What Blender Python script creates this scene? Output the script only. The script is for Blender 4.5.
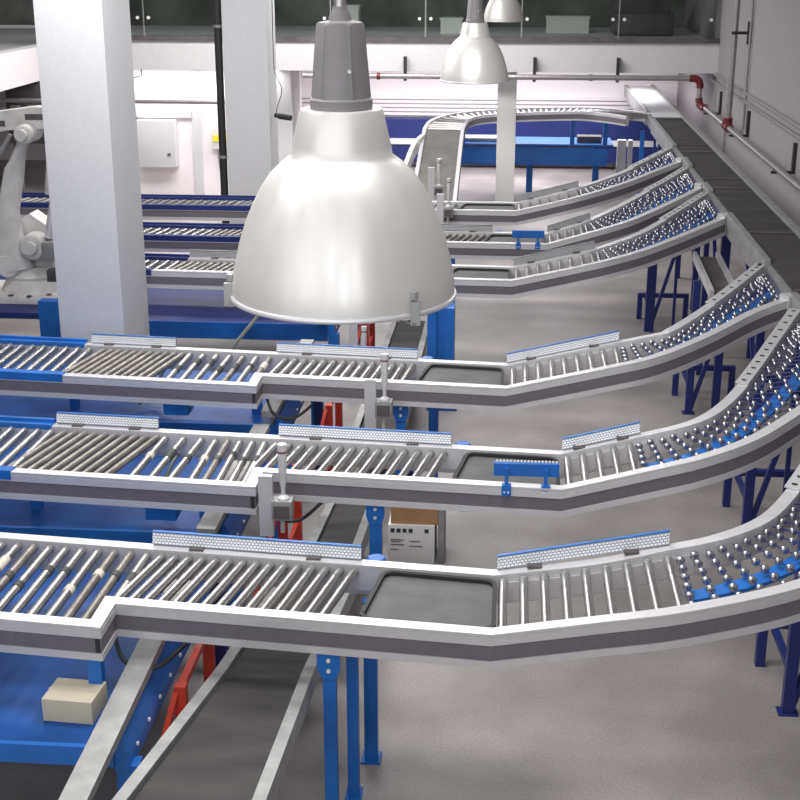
import bpy, bmesh, math, random
from mathutils import Vector, Matrix
random.seed(7)
for o in list(bpy.data.objects): bpy.data.objects.remove(o)
sc = bpy.context.scene
C = bpy.data.collections.new('warehouse'); sc.collection.children.link(C)
R = math.radians
# ------------------------------------------------------------------ camera
cd = bpy.data.cameras.new('camera'); cam = bpy.data.objects.new('camera', cd); C.objects.link(cam)
cd.sensor_width = 36; cd.lens = 1340*36/800; cd.clip_end = 200; cd.clip_start = .05
cam.location = (0, 0, 4.4)
cam.rotation_euler = (R(90-18.56), 0, R(4.73))
sc.camera = cam
# ------------------------------------------------------------------ world, lights, exposure
w = bpy.data.worlds.new('world'); sc.world = w; w.use_nodes = True
w.node_tree.nodes['Background'].inputs[0].default_value = (.96, .97, 1, 1)
w.node_tree.nodes['Background'].inputs[1].default_value = .19
sc.view_settings.view_transform = 'Standard'; sc.view_settings.look = 'None'
sc.view_settings.exposure = .15; sc.view_settings.gamma = 1
def area(name, loc, sx, sy, power, rot=(0, 0, 0), col=(1, .985, .97)):
    l = bpy.data.lights.new(name, 'AREA'); l.shape = 'RECTANGLE'; l.size = sx; l.size_y = sy
    l.energy = power; l.color = col
    o = bpy.data.objects.new(name, l); C.objects.link(o); o.location = loc; o.rotation_euler = rot
    return o
area('ceiling_strip_light', (-1.2, 3.2, 6.0), 3.5, 1.5, 120)
area('ceiling_strip_light', (-1.0, 7.0, 5.6), 4, 1.5, 190)
area('ceiling_strip_light', (-3.0, 11.0, 5.6), 4, 1.5, 190)
area('ceiling_strip_light', (-3.5, 15.5, 5.6), 5, 1.5, 240)
area('ceiling_strip_light', (-3.0, 21.0, 5.6), 6, 1.5, 480)
area('under_mezzanine_light', (-6.0, 24.15, 2.36), 3.6, .4, 60, col=(1, .97, .98))
for wx in (-8.5, -6.3, -4.4, -2.7, -1.1, .4, 1.9): area('added_fill_strip', (wx, -2.6, 5.0), .4, 3.4, 46, (R(78), 0, 0), (.96, .98, 1))  # unseen strips added behind the camera for fill and upright streaks on the shades
area('under_mezzanine_light', (-.8, 26.5, 2.36), 6.5, 2.2, 300, col=(1, .97, .98))
# ------------------------------------------------------------------ materials
def mat(name, col, rough=.5, metal=0., noise=0., nscale=8., bump=0., spec=.5, col2=None, stretch=None, emit=None, trans=0., alpha=1.):
    m = bpy.data.materials.new(name); m.use_nodes = True; nt = m.node_tree; b = nt.nodes['Principled BSDF']
    b.inputs['Base Color'].default_value = (*col, 1); b.inputs['Roughness'].default_value = rough
    b.inputs['Metallic'].default_value = metal; b.inputs['Specular IOR Level'].default_value = spec
    if trans: b.inputs['Transmission Weight'].default_value = trans
    if emit: b.inputs['Emission Color'].default_value = (*col, 1); b.inputs['Emission Strength'].default_value = emit
    if noise or bump or col2:
        tc = nt.nodes.new('ShaderNodeTexCoord'); mp = nt.nodes.new('ShaderNodeMapping'); nz = nt.nodes.new('ShaderNodeTexNoise')
        nz.inputs['Scale'].default_value = nscale; nz.inputs['Detail'].default_value = 5
        if stretch: mp.inputs['Scale'].default_value = stretch
        nt.links.new(tc.outputs['Object'], mp.inputs[0]); nt.links.new(mp.outputs[0], nz.inputs['Vector'])
        if noise or col2:
            cr = nt.nodes.new('ShaderNodeValToRGB'); c2 = col2 or tuple(max(0, c*(1-noise)) for c in col)
            cr.color_ramp.elements[0].position = .35; cr.color_ramp.elements[1].position = .68
            cr.color_ramp.elements[0].color = (*c2, 1); cr.color_ramp.elements[1].color = (*col, 1)
            nt.links.new(nz.outputs[0], cr.inputs[0]); nt.links.new(cr.outputs[0], b.inputs['Base Color'])
        if bump:
            bp = nt.nodes.new('ShaderNodeBump'); bp.inputs['Strength'].default_value = bump; bp.inputs['Distance'].default_value = .01
            nt.links.new(nz.outputs[0], bp.inputs['Height']); nt.links.new(bp.outputs[0], b.inputs['Normal'])
    return m
M = {}
M['alu'] = mat('anodised_aluminium', (.69, .68, .7), .45, .5, .06, 14)
M['panel'] = mat('dark_cover_strip', (.15, .135, .16), .5, 0, .12, 30)
M['steel'] = mat('roller_steel', (.52, .505, .49), .34, 1.)
M['dullsteel'] = mat('worn_roller', (.33, .305, .28), .42, .7, .35, 10)
M['zinc'] = mat('galvanised_steel', (.36, .36, .355), .5, .4, .25, 9)
M['wheel'] = mat('wheel_chrome', (.46, .47, .5), .3, 1.)
M['blue'] = mat('blue_paint', (.012, .145, .53), .4, 0, .25, 3)
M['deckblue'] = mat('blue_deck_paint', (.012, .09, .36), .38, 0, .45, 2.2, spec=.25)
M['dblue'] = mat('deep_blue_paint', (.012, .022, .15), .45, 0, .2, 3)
M['belt'] = mat('rubber_belt', (.05, .046, .045), .75, 0, .5, 2.5, .1, stretch=(1, 2.5, 1))
M['bluebelt'] = mat('grey_belt', (.11, .11, .11), .6, 0, .3, 7)
M['dark'] = mat('black_rubber', (.02, .02, .022), .6)
M['red'] = mat('red_paint', (.68, .05, .025), .5, 0, .3, 6)
M['dred'] = mat('pipe_red', (.14, .012, .018), .5)
M['white'] = mat('white_enamel', (.68, .67, .66), .4, 0, .05, 5)
M['robot'] = mat('robot_paint', (.7, .68, .66), .4, 0, .22, 6)
M['sleeve'] = mat('roller_sleeve', (.05, .055, .055), .6)
M['pale'] = mat('pale_sleeve', (.6, .57, .5), .6)
M['card'] = mat('cardboard', (.42, .24, .12), .8, 0, .15, 6)
M['beige'] = mat('beige_carton', (.55, .5, .38), .75, 0, .06, 10)
M['plaster'] = mat('pillar_plaster', (.62, .62, .64), .8, 0, .05, 20)
M['wall'] = mat('wall_plaster', (.34, .315, .325), .85, 0, .1, 12)
M['beam'] = mat('beam_plaster', (.6, .58, .59), .85, 0, .05, 10)
M['backwall'] = mat('back_wall_paint', (.84, .79, .81), .8)
M['pipe'] = mat('galvanised_pipe', (.42, .4, .4), .35, .7, .15, 10)
M['yellow'] = mat('yellow_sticker', (.85, .65, .05), .6)
M['ink'] = mat('printed_ink', (.03, .03, .05), .6)
M['interior'] = mat('dark_room_paint', (.24, .25, .225), .8, 0, .6, 1.2)
M['machine'] = mat('machine_grey', (.11, .095, .1), .6, 0, .4, 5)
M['socket'] = mat('lamp_socket_grey', (.2, .19, .195), .5, 0, .15, 14)
M['plastic'] = mat('clear_plastic', (.6, .6, .61), .25, 0, 0)
# glass with a greenish tint
g = bpy.data.materials.new('railing_glass'); g.use_nodes = True; nt = g.node_tree
b = nt.nodes['Principled BSDF']; b.inputs['Base Color'].default_value = (.55, .62, .58, 1); b.inputs['Roughness'].default_value = .04
b.inputs['Transmission Weight'].default_value = 1; b.inputs['IOR'].default_value = 1.2
M['glass'] = g
# floor: grey painted concrete with stains and soft wear
f = bpy.data.materials.new('concrete_floor'); f.use_nodes = True; nt = f.node_tree; b = nt.nodes['Principled BSDF']
tc = nt.nodes.new('ShaderNodeTexCoord'); n1 = nt.nodes.new('ShaderNodeTexNoise'); n2 = nt.nodes.new('ShaderNodeTexNoise')
n1.inputs['Scale'].default_value = .9; n1.inputs['Detail'].default_value = 6; n2.inputs['Scale'].default_value = 60; n2.inputs['Detail'].default_value = 3
cr = nt.nodes.new('ShaderNodeValToRGB'); cr.color_ramp.elements[0].position = .38; cr.color_ramp.elements[1].position = .66
cr.color_ramp.elements[0].color = (.245, .222, .215, 1); cr.color_ramp.elements[1].color = (.385, .355, .342, 1)
mx = nt.nodes.new('ShaderNodeMix'); mx.data_type = 'RGBA'; mx.blend_type = 'OVERLAY'; mx.inputs[0].default_value = .35
nt.links.new(tc.outputs['Object'], n1.inputs['Vector']); nt.links.new(tc.outputs['Object'], n2.inputs['Vector'])
nt.links.new(n1.outputs[0], cr.inputs[0]); nt.links.new(cr.outputs[0], mx.inputs[6]); nt.links.new(n2.outputs[0], mx.inputs[7])
nt.links.new(mx.outputs[2], b.inputs['Base Color']); b.inputs['Roughness'].default_value = .42
M['floor'] = f
# guide strips: white rollers in a staggered pattern on grey
f = bpy.data.materials.new('guide_roller_pattern'); f.use_nodes = True; nt = f.node_tree; b = nt.nodes['Principled BSDF']
uv = nt.nodes.new('ShaderNodeUVMap'); br = nt.nodes.new('ShaderNodeTexBrick')
br.inputs['Color1'].default_value = (.92, .92, .93, 1); br.inputs['Color2'].default_value = (.86, .87, .89, 1); br.inputs['Mortar'].default_value = (.3, .34, .4, 1)
br.inputs['Scale'].default_value = 1; br.inputs['Brick Width'].default_value = .021; br.inputs['Row Height'].default_value = .0155
br.inputs['Mortar Size'].default_value = .0035; br.inputs['Mortar Smooth'].default_value = .5; br.offset = .5
nt.links.new(uv.outputs[0], br.inputs['Vector']); nt.links.new(br.outputs[0], b.inputs['Base Color']); b.inputs['Roughness'].default_value = .4
M['guide'] = f
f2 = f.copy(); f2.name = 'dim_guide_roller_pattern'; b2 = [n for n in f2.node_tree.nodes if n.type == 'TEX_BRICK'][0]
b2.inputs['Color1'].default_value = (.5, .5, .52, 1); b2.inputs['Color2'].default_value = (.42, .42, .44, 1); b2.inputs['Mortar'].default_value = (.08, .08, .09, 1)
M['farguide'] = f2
# lamp shade: spun aluminium, brushed around the axis
f = bpy.data.materials.new('spun_aluminium'); f.use_nodes = True; nt = f.node_tree; b = nt.nodes['Principled BSDF']
b.inputs['Base Color'].default_value = (.7, .68, .655, 1); b.inputs['Metallic'].default_value = .35; b.inputs['Anisotropic'].default_value = .5; b.inputs['Anisotropic Rotation'].default_value = .25
tc = nt.nodes.new('ShaderNodeTexCoord'); mp = nt.nodes.new('ShaderNodeMapping'); mp.inputs['Scale'].default_value = (9, 9, .35)
nz = nt.nodes.new('ShaderNodeTexNoise'); nz.inputs['Scale'].default_value = 3; nz.inputs['Detail'].default_value = 3
rg = nt.nodes.new('ShaderNodeMapRange'); rg.inputs[1].default_value = .3; rg.inputs[2].default_value = .7; rg.inputs[3].default_value = .34; rg.inputs[4].default_value = .46
nt.links.new(tc.outputs['Object'], mp.inputs[0]); nt.links.new(mp.outputs[0], nz.inputs['Vector']); nt.links.new(nz.outputs[0], rg.inputs[0]); nt.links.new(rg.outputs[0], b.inputs['Roughness'])
M['shade'] = f

# ------------------------------------------------------------------ mesh helpers (all coordinates are world metres)
ORG = {}
def bm_(): return bmesh.new()
def add_box(bm, x0, x1, y0, y1, z0, z1, bev=0, rot=None, piv=None):
    r = bmesh.ops.create_cube(bm, size=1)['verts']
    for v in r: v.co = Vector(((x0+x1)/2+v.co.x*(x1-x0), (y0+y1)/2+v.co.y*(y1-y0), (z0+z1)/2+v.co.z*(z1-z0)))
    if rot is not None:
        piv = Vector(piv or ((x0+x1)/2, (y0+y1)/2, (z0+z1)/2)); rm = Matrix.Rotation(rot, 3, 'Z')
        for v in r: v.co = rm@(v.co-piv)+piv
    if bev:
        es = {e for v in r for e in v.link_edges}
        bmesh.ops.bevel(bm, geom=list(es), offset=bev, segments=2, affect='EDGES', profile=.7)
def frame(d):
    d = Vector(d).normalized(); up = Vector((0, 0, 1)) if abs(d.z) < .95 else Vector((0, 1, 0))
    a = d.cross(up).normalized(); return d, a, a.cross(d).normalized()
def add_cyl(bm, p, q, r, r2=None, seg=14, cap=True, bev=0):
    p = Vector(p); q = Vector(q); r2 = r if r2 is None else r2; d, a, b = frame(q-p)
    ring = []
    L_ = (q-p).length
    st = [(0, r), (L_, r2)] if not bev else [(0, r-bev), (bev, r), (L_-bev, r2), (L_, r2-bev)]
    for t, rr in st: ring.append([bm.verts.new(p+d*t+(a*math.cos(k*2*math.pi/seg)+b*math.sin(k*2*math.pi/seg))*rr) for k in range(seg)])
    for i in range(len(ring)-1):
        for k in range(seg): bm.faces.new((ring[i][k], ring[i][(k+1) % seg], ring[i+1][(k+1) % seg], ring[i+1][k]))
    if cap: bm.faces.new(ring[0][::-1]); bm.faces.new(ring[-1])
def add_bar(bm, p, q, wdt, hgt):
    p = Vector(p); q = Vector(q); d, a, b = frame(q-p)
    c = [(-1, -1), (1, -1), (1, 1), (-1, 1)]
    A = [bm.verts.new(p+a*s*wdt/2+b*t*hgt/2) for s, t in c]; B = [bm.verts.new(q+a*s*wdt/2+b*t*hgt/2) for s, t in c]
    for i in range(4): bm.faces.new((A[i], A[(i+1) % 4], B[(i+1) % 4], B[i]))
    bm.faces.new(A[::-1]); bm.faces.new(B)
def add_tube(bm, pts, r, seg=8):
    pts = [Vector(p) for p in pts]; rings = []
    for i, p in enumerate(pts):
        d, a, b = frame(pts[min(i+1, len(pts)-1)]-pts[max(i-1, 0)])
        rings.append([bm.verts.new(p+(a*math.cos(k*2*math.pi/seg)+b*math.sin(k*2*math.pi/seg))*r) for k in range(seg)])
    for i in range(len(rings)-1):
        for k in range(seg): bm.faces.new((rings[i][k], rings[i][(k+1) % seg], rings[i+1][(k+1) % seg], rings[i+1][k]))
    bm.faces.new(rings[0][::-1]); bm.faces.new(rings[-1])
def add_lathe(bm, c, prof, seg=48, axis_rot=None, closed=False):
    c = Vector(c); rings = []
    for rr, zz in prof:
        ring = []
        for k in range(seg):
            v = Vector((rr*math.cos(k*2*math.pi/seg), rr*math.sin(k*2*math.pi/seg), zz))
            if axis_rot is not None: v = axis_rot@v
            ring.append(bm.verts.new(c+v))
        rings.append(ring)
    n = len(rings)
    for i in range(n if closed else n-1):
        A, B = rings[i], rings[(i+1) % n]
        for k in range(seg): bm.faces.new((A[k], A[(k+1) % seg], B[(k+1) % seg], B[k]))
    if not closed:
        bm.faces.new(rings[0][::-1]); bm.faces.new(rings[-1])
def normals(path):
    """plan normals (to the left of travel) with mitre scale"""
    out = []
    n = len(path)
    for i in range(n):
        ds = []
        if i > 0: ds.append((Vector(path[i])-Vector(path[i-1])).xy.normalized())
        if i < n-1: ds.append((Vector(path[i+1])-Vector(path[i])).xy.normalized())
        ns = [Vector((-d.y, d.x)) for d in ds]
        m = (ns[0]+ns[-1]).normalized(); s = 1/max(.35, m.dot(ns[0]))
        out.append(m*s)
    return out
def add_sweep(bm, path, prof, uvw=False):
    """prof: closed polygon of (n, z) offsets; n to the left of travel"""
    N = normals(path); rings = []; uvl = bm.loops.layers.uv.verify() if uvw else None; acc = [0]
    for i in range(1, len(path)): acc.append(acc[-1]+(Vector(path[i])-Vector(path[i-1])).length)
    for p, m in zip(path, N):
        rings.append([bm.verts.new((p[0]+m.x*a, p[1]+m.y*a, p[2]+z)) for a, z in prof])
    k = len(prof); per = [0]
    for j in range(k): per.append(per[-1]+math.dist(prof[j], prof[(j+1) % k]))
    for i in range(len(rings)-1):
        for j in range(k):
            fc = bm.faces.new((rings[i][j], rings[i+1][j], rings[i+1][(j+1) % k], rings[i][(j+1) % k]))
            if uvw:
                for lp, (s, t) in zip(fc.loops, ((acc[i], per[j]), (acc[i+1], per[j]), (acc[i+1], per[j+1]), (acc[i], per[j+1]))): lp[uvl].uv = (s, t)
    bm.faces.new(rings[0]); bm.faces.new(rings[-1][::-1])
def prism(bm, poly, d):
    """poly: list of 3D points; extruded by vector d"""
    A = [bm.verts.new(p) for p in poly]; B = [bm.verts.new(Vector(p)+Vector(d)) for p in poly]; n = len(poly)
    for i in range(n): bm.faces.new((A[i], A[(i+1) % n], B[(i+1) % n], B[i]))
    bm.faces.new(A[::-1]); bm.faces.new(B)
def props(o, label=None, cat=None, group=None, kind=None):
    for k, v in (('label', label), ('category', cat), ('group', group), ('kind', kind)):
        if v: o[k] = v
    return o
def obj(name, bm, m, parent=None, sharp=35, label=None, recalc=True, loc=None):
    if recalc: bmesh.ops.recalc_face_normals(bm, faces=bm.faces)
    org = ORG.get(parent.name, Vector()) if parent else Vector(loc or (0, 0, 0))
    for v in bm.verts: v.co -= org
    me = bpy.data.meshes.new(name); bm.to_mesh(me); bm.free()
    me.shade_smooth(); me.set_sharp_from_angle(angle=R(sharp))
    o = bpy.data.objects.new(name, me); C.objects.link(o); me.materials.append(m if not isinstance(m, str) else M[m])
    if parent: o.parent = parent
    else: o.location = org
    ORG[o.name] = org
    if label: o['label'] = label
    return o
def thing(name, label, cat, loc=(0, 0, 0), group=None):
    o = bpy.data.objects.new(name, None); C.objects.link(o); o.location = loc; o.empty_display_size = .1
    ORG[o.name] = Vector(loc); return props(o, label, cat, group)
def solo(name, bm, m, label, cat, loc, group=None):
    return props(obj(name, bm, m, loc=loc), label, cat, group)
def struct(name, bm, m): return props(obj(name, bm, m), kind='structure')
def box(x0, x1, y0, y1, z0, z1, bev=0, rot=None): bm = bm_(); add_box(bm, x0, x1, y0, y1, z0, z1, bev, rot); return bm
def catmull(pts, n=6):
    P = [Vector(p) for p in pts]; out = []
    for i in range(len(P)-1):
        a = P[max(i-1, 0)]; b = P[i]; c = P[i+1]; d = P[min(i+2, len(P)-1)]
        for k in range(n):
            t = k/n; out.append(.5*((2*b)+(c-a)*t+(2*a-5*b+4*c-d)*t*t+(3*b-a-3*c+d)*t**3))
    out.append(P[-1]); return [tuple(p) for p in out]
def at_x(path, x):
    for a, b in zip(path[:-1], path[1:]):
        if (a[0]-x)*(b[0]-x) <= 0 and a[0] != b[0]:
            t = (x-a[0])/(b[0]-a[0]); return Vector(a).lerp(Vector(b), t)
    return Vector(path[-1] if x > path[-1][0] else path[0])
def at_s(path, s):
    """point at arc-length fraction s"""
    L_ = [0]
    for a, b in zip(path[:-1], path[1:]): L_.append(L_[-1]+(Vector(b)-Vector(a)).length)
    t = s*L_[-1]
    for i in range(len(path)-1):
        if L_[i+1] >= t: return Vector(path[i]).lerp(Vector(path[i+1]), (t-L_[i])/max(1e-9, L_[i+1]-L_[i]))
    return Vector(path[-1])
def sub(path, xa, xb):
    a = at_x(path, xa); b = at_x(path, xb)
    return [tuple(a)]+[p for p in path if xa < p[0] < xb]+[tuple(b)]

# ================================================================== setting
struct('floor', box(-14, 3.6, -3, 32, -.1, 0), 'floor')
struct('wall_right', box(3.42, 3.6, -3, 32, 0, 8), 'wall')
struct('wall_back', box(-14, 3.42, 29, 29.2, 0, 2.43), 'backwall')
bm = bm_(); add_box(bm, -8, -3.86, 24.6, 24.8, 0, 2.43)
struct('wall_back_side', bm, 'backwall')
struct('trim_mezzanine_beam', box(-8.0, 3.42, 23.5, 23.75, 2.43, 2.94), 'beam')
struct('trim_mezzanine_deck', box(-8.0, 3.42, 23.75, 29.2, 2.45, 2.9), 'beam')
struct('trim_side_beam', box(-8.25, -8.0, 10, 23.75, 2.3, 2.86), 'backwall')
struct('trim_side_deck', box(-14, -8.25, 10, 29.2, 2.35, 2.8), 'beam')
struct('wall_upper', box(-14, 3.42, 28.6, 28.8, 2.9, 7), 'interior')
struct('wall_left', box(-14.2, -14, -3, 32, 0, 8), 'wall')
struct('trim_glass_channel', box(-8, 3.42, 23.46, 23.52, 2.92, 3.0), 'machine')
# glass railing panes with their small clamp fittings
for k in range(7):
    x0 = 3.35-1.62*(k+1)
    t = thing('glass_railing_panel', ['clear glass railing panel against the right wall', 'glass railing panel second from the right wall', 'glass railing panel third from the right wall, behind the middle hanging lamp',
              'glass railing panel left of the small hanging lamps', 'glass railing panel behind the pole of the big lamp', 'glass railing panel behind the far grey pillar', 'glass railing panel just right of the near white pillar'][k], 'railing', (x0+.8, 23.5, 3.0), 'glass panels of the mezzanine railing')
    obj('pane', box(x0+.012, x0+1.6, 23.485, 23.497, 3.0, 4.1), 'glass', t)
    for xx in (x0+.09, x0+1.52):
        bm = bm_(); add_cyl(bm, (xx, 23.46, 3.3), (xx, 23.52, 3.3), .028, seg=10); obj('clamp', bm, 'white', t)
    obj('edge_strip', box(x0-.002, x0+.01, 23.48, 23.5, 3.0, 4.1), 'zinc', t)
    # base shoe
# things dimly seen in the room behind the railing
for x, y, ww, hh, dd, lab in ((-1.2, 26.4, .4, .1, .4, 'pale cabinet behind the railing left of the middle lamp'), (1.0, 26.8, .8, .12, .4, 'pale cabinet behind the railing right of the middle lamp'), (-3.2, 27, .35, .3, .4, 'pale box behind the railing beside the far grey pillar')):
    t = thing('cabinet', lab, 'cabinet', (x, y, 2.9)); obj('body', box(x-ww/2, x+ww/2, y-dd/2, y+dd/2, 2.9, 3.05+hh), 'white', t)
    obj('top', box(x-ww/2-.02, x+ww/2+.02, y-dd/2-.02, y+dd/2+.02, 3.05+hh, 3.09+hh), 'white', t)
t = thing('sofa', 'dark curved sofa dimly seen behind the glass railing', 'sofa', (1.7, 26, 2.9))
obj('seat', box(1.8, 2.9, 25.7, 26.4, 2.92, 3.3, .06), 'machine', t); obj('backrest', box(1.8, 2.9, 26.4, 26.6, 2.95, 3.62, .06), 'machine', t)

# pillars
def pillar(name, x0, x1, y0, y1, z1): return struct(name, box(x0, x1, y0, y1, 0, z1, .012), 'plaster')
pillar('trim_pillar_near', -4.31, -3.68, 12.2, 13.1, 7.5)
pillar('trim_pillar_far', -4.03, -3.4, 18.9, 19.55, 7.5)
struct('trim_pillar_rear', box(-4.35, -3.98, 24.3, 24.6, 0, 2.43), 'plaster')
struct('trim_pillar_slim', box(-.27, .06, 23.9, 24.02, 0, 2.43, .012), 'white')
bm = bm_(); add_cyl(bm, (-4.11, 19.0, 0), (-4.11, 19.0, 7.4), .055, seg=16)
t = thing('drain_pipe', 'black vertical drain pipe running up the left edge of the far grey pillar', 'pipe', (-4.11, 19, 0)); obj('pipe', bm, 'dark', t)
for z in (1.6, 3.4):
    bm = bm_(); add_cyl(bm, (-4.11, 19, z-.02), (-4.11, 19, z+.02), .066, seg=16); obj('clamp', bm, 'zinc', t)
# camera bracket and thin cable on the far pillar
t = thing('security_camera', 'small black camera on the right side of the far grey pillar', 'camera', (-3.34, 19.05, 2.15))
bm = bm_(); add_cyl(bm, (-3.36, 19.05, 2.18), (-3.3, 19.05, 2.18), .03); obj('bracket', bm, 'dark', t)
bm = bm_(); add_cyl(bm, (-3.3, 19.0, 2.18), (-3.1, 18.95, 2.16), .04, bev=.008); obj('body', bm, 'dark', t)
bm = bm_(); add_tube(bm, catmull([(-3.34, 19.05, 4.6), (-3.34, 19.0, 3.0), (-3.3, 18.95, 2.75), (-3.22, 18.9, 2.55), (-3.3, 18.95, 2.3), (-3.33, 19.05, 2.2)]), .006, 6); obj('cable', bm, 'dark', t)

# ================================================================== hanging lamps
def lamp(x, y, z, s, label, ztop=7.4, clips=True):
    t = thing('pendant_lamp', label, 'lamp', (x, y, z), 'aluminium high bay lamps'); o = Vector((x, y, z))
    prof = [(.25, 0), (.2505, .02), (.247, .05), (.240, .08), (.230, .12), (.215, .165), (.200, .20), (.182, .235), (.160, .268), (.135, .292), (.122, .302), (.111, .31), (.108, .33), (.1, .365), (.092, .4), (.088, .408)]
    inner = [(r_-.004, z_) for r_, z_ in prof[::-1]]; inner[0] = (.05, .404); 
    bm = bm_(); add_lathe(bm, o, [(r_*s, z_*s) for r_, z_ in prof+[(.05, .408)]+inner], 72, closed=True); obj('shade', bm, 'shade', t, 50)
    bm = bm_(); q = [(.25+.006*math.cos(a*math.pi/4), .006*math.sin(a*math.pi/4)-.002) for a in range(8)]
    add_lathe(bm, o, [(r_*s, z_*s) for r_, z_ in q], 72, closed=True); obj('rim', bm, 'alu', t)
    if clips:
        for k, a in enumerate((-47, 73, 193)):
            a = R(a); d = Vector((math.cos(a), math.sin(a), 0)); p = o+d*.254*s
            bm = bm_(); add_bar(bm, p+Vector((0, 0, -.022))+d*.004, p+Vector((0, 0, .03))+d*.004, .02, .012); add_bar(bm, p+d*.01+Vector((0, 0, -.018)), p-d*.018+Vector((0, 0, -.018)), .02, .005)
            add_cyl(bm, p+d*.0+Vector((0, 0, .035)), p-d*.0+Vector((0, 0, .05)), .008, seg=8)
            obj('clip', bm, 'zinc', t)
    # fluted socket housing
    bm = bm_(); seg = 60; rings = []
    for rr, zz, fl in ((.068, .408, 0), (.068, .428, 0), (.0635, .432, 0), (.0625, .435, 1), (.0495, .583, 1), (.047, .588, 0), (.025, .592, 0)):
        rings.append([bm.verts.new(o+Vector((math.cos(k*2*math.pi/seg), math.sin(k*2*math.pi/seg), 0))*(rr+(.0025 if fl and k % 10 == 0 else 0))*s+Vector((0, 0, zz*s))) for k in range(seg)])
    for i in range(len(rings)-1):
        for k in range(seg): bm.faces.new((rings[i][k], rings[i][(k+1) % seg], rings[i+1][(k+1) % seg], rings[i+1][k]))
    bm.faces.new(rings[0][::-1]); bm.faces.new(rings[-1]); h = obj('socket_housing', bm, 'socket', t, 25)
    bm = bm_(); add_cyl(bm, o+Vector((.024, -.05, .49))*s, o+Vector((.026, -.058, .49))*s, .004*s, seg=10); obj('screw', bm, 'white', h)
    bm = bm_(); add_lathe(bm, o, [(r_*s, z_*s) for r_, z_ in ((.025, .585), (.024, .6), (.017, .612), (.016, .62))], 20); obj('cap', bm, 'socket', t)
    bm = bm_(); add_cyl(bm, (x, y, z+.61*s), (x, y, ztop), .0135*s, seg=16); obj('rod', bm, 'pipe', t)
    bm = bm_(); add_lathe(bm, o, [(.03*s, .41*s), (.05*s, .34*s), (.055*s, .22*s), (.04*s, .16*s), (.015*s, .14*s)], 20); obj('bulb', bm, 'white', t)
lamp(-.37, 2.93, 3.667, 1, 'large spun aluminium high bay lamp hanging closest, in front of the conveyors')
lamp(-.29, 10.15, 3.49, 1, 'middle sized high bay lamp hanging by the mezzanine beam, lower of the two far lamps', clips=False)
lamp(-.15, 17.5, 3.56, 1, 'smallest and highest high bay lamp, partly hidden behind the middle lamp', clips=False)

# ================================================================== spur conveyors
ZB = 1.765
FR = [(0, 0), (0, -.15), (-.03, -.15), (-.03, -.19), (-.075, -.19), (-.075, -.15), (-.062, -.148), (-.062, -.066), (-.075, -.064), (-.075, -.022), (-.069, -.02), (-.069, -.015), (-.075, -.013), (-.075, 0)]
def mirror(p): return [(-a, z) for a, z in p][::-1]
BR = mirror(FR)
wheel_mesh = None
def get_wheel():
    global wheel_mesh
    if wheel_mesh is None:
        bm = bm_(); r = .025
        add_lathe(bm, (0, 0, 0), [(.007, -.0125), (.018, -.012), (.023, -.0065), (.0242, 0), (.023, .0065), (.018, .012), (.007, .0125)], 12)
        me = bpy.data.meshes.new('skate_wheel'); bmesh.ops.recalc_face_normals(bm, faces=bm.faces); bm.to_mesh(me); bm.free(); me.shade_smooth(); me.materials.append(M['wheel']); wheel_mesh = me
    return wheel_mesh
def leg(root, x, y, z1, wdt=.075, plate=True, lab=None, mt='blue', foot=True, z0=0):
    bm = bm_(); add_box(bm, x-wdt/2, x+wdt/2, y-.03, y+.03, z0, z1)
    if foot: add_box(bm, x-wdt*.75, x+wdt*.75, y-.06, y+.06, z0, z0+.012)
    l = obj('leg', bm, mt, root)
    if plate:
        prof = [(-.06, 0), (.06, 0), (.06, -.09), (wdt/2, -.15), (-wdt/2, -.15), (-.06, -.09)]
        bm = bm_(); prism(bm, [(x+a, y-.042, z1+c) for a, c in prof], (0, .012, 0)); pl = obj('leg_bracket', bm, mt, l)
        bm = bm_()
        for zz in (.04, .1): add_cyl(bm, (x, y-.043, z1-zz), (x, y-.052, z1-zz), .011, seg=10)
        obj('bolts', bm, 'white', l)
    return l
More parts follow.
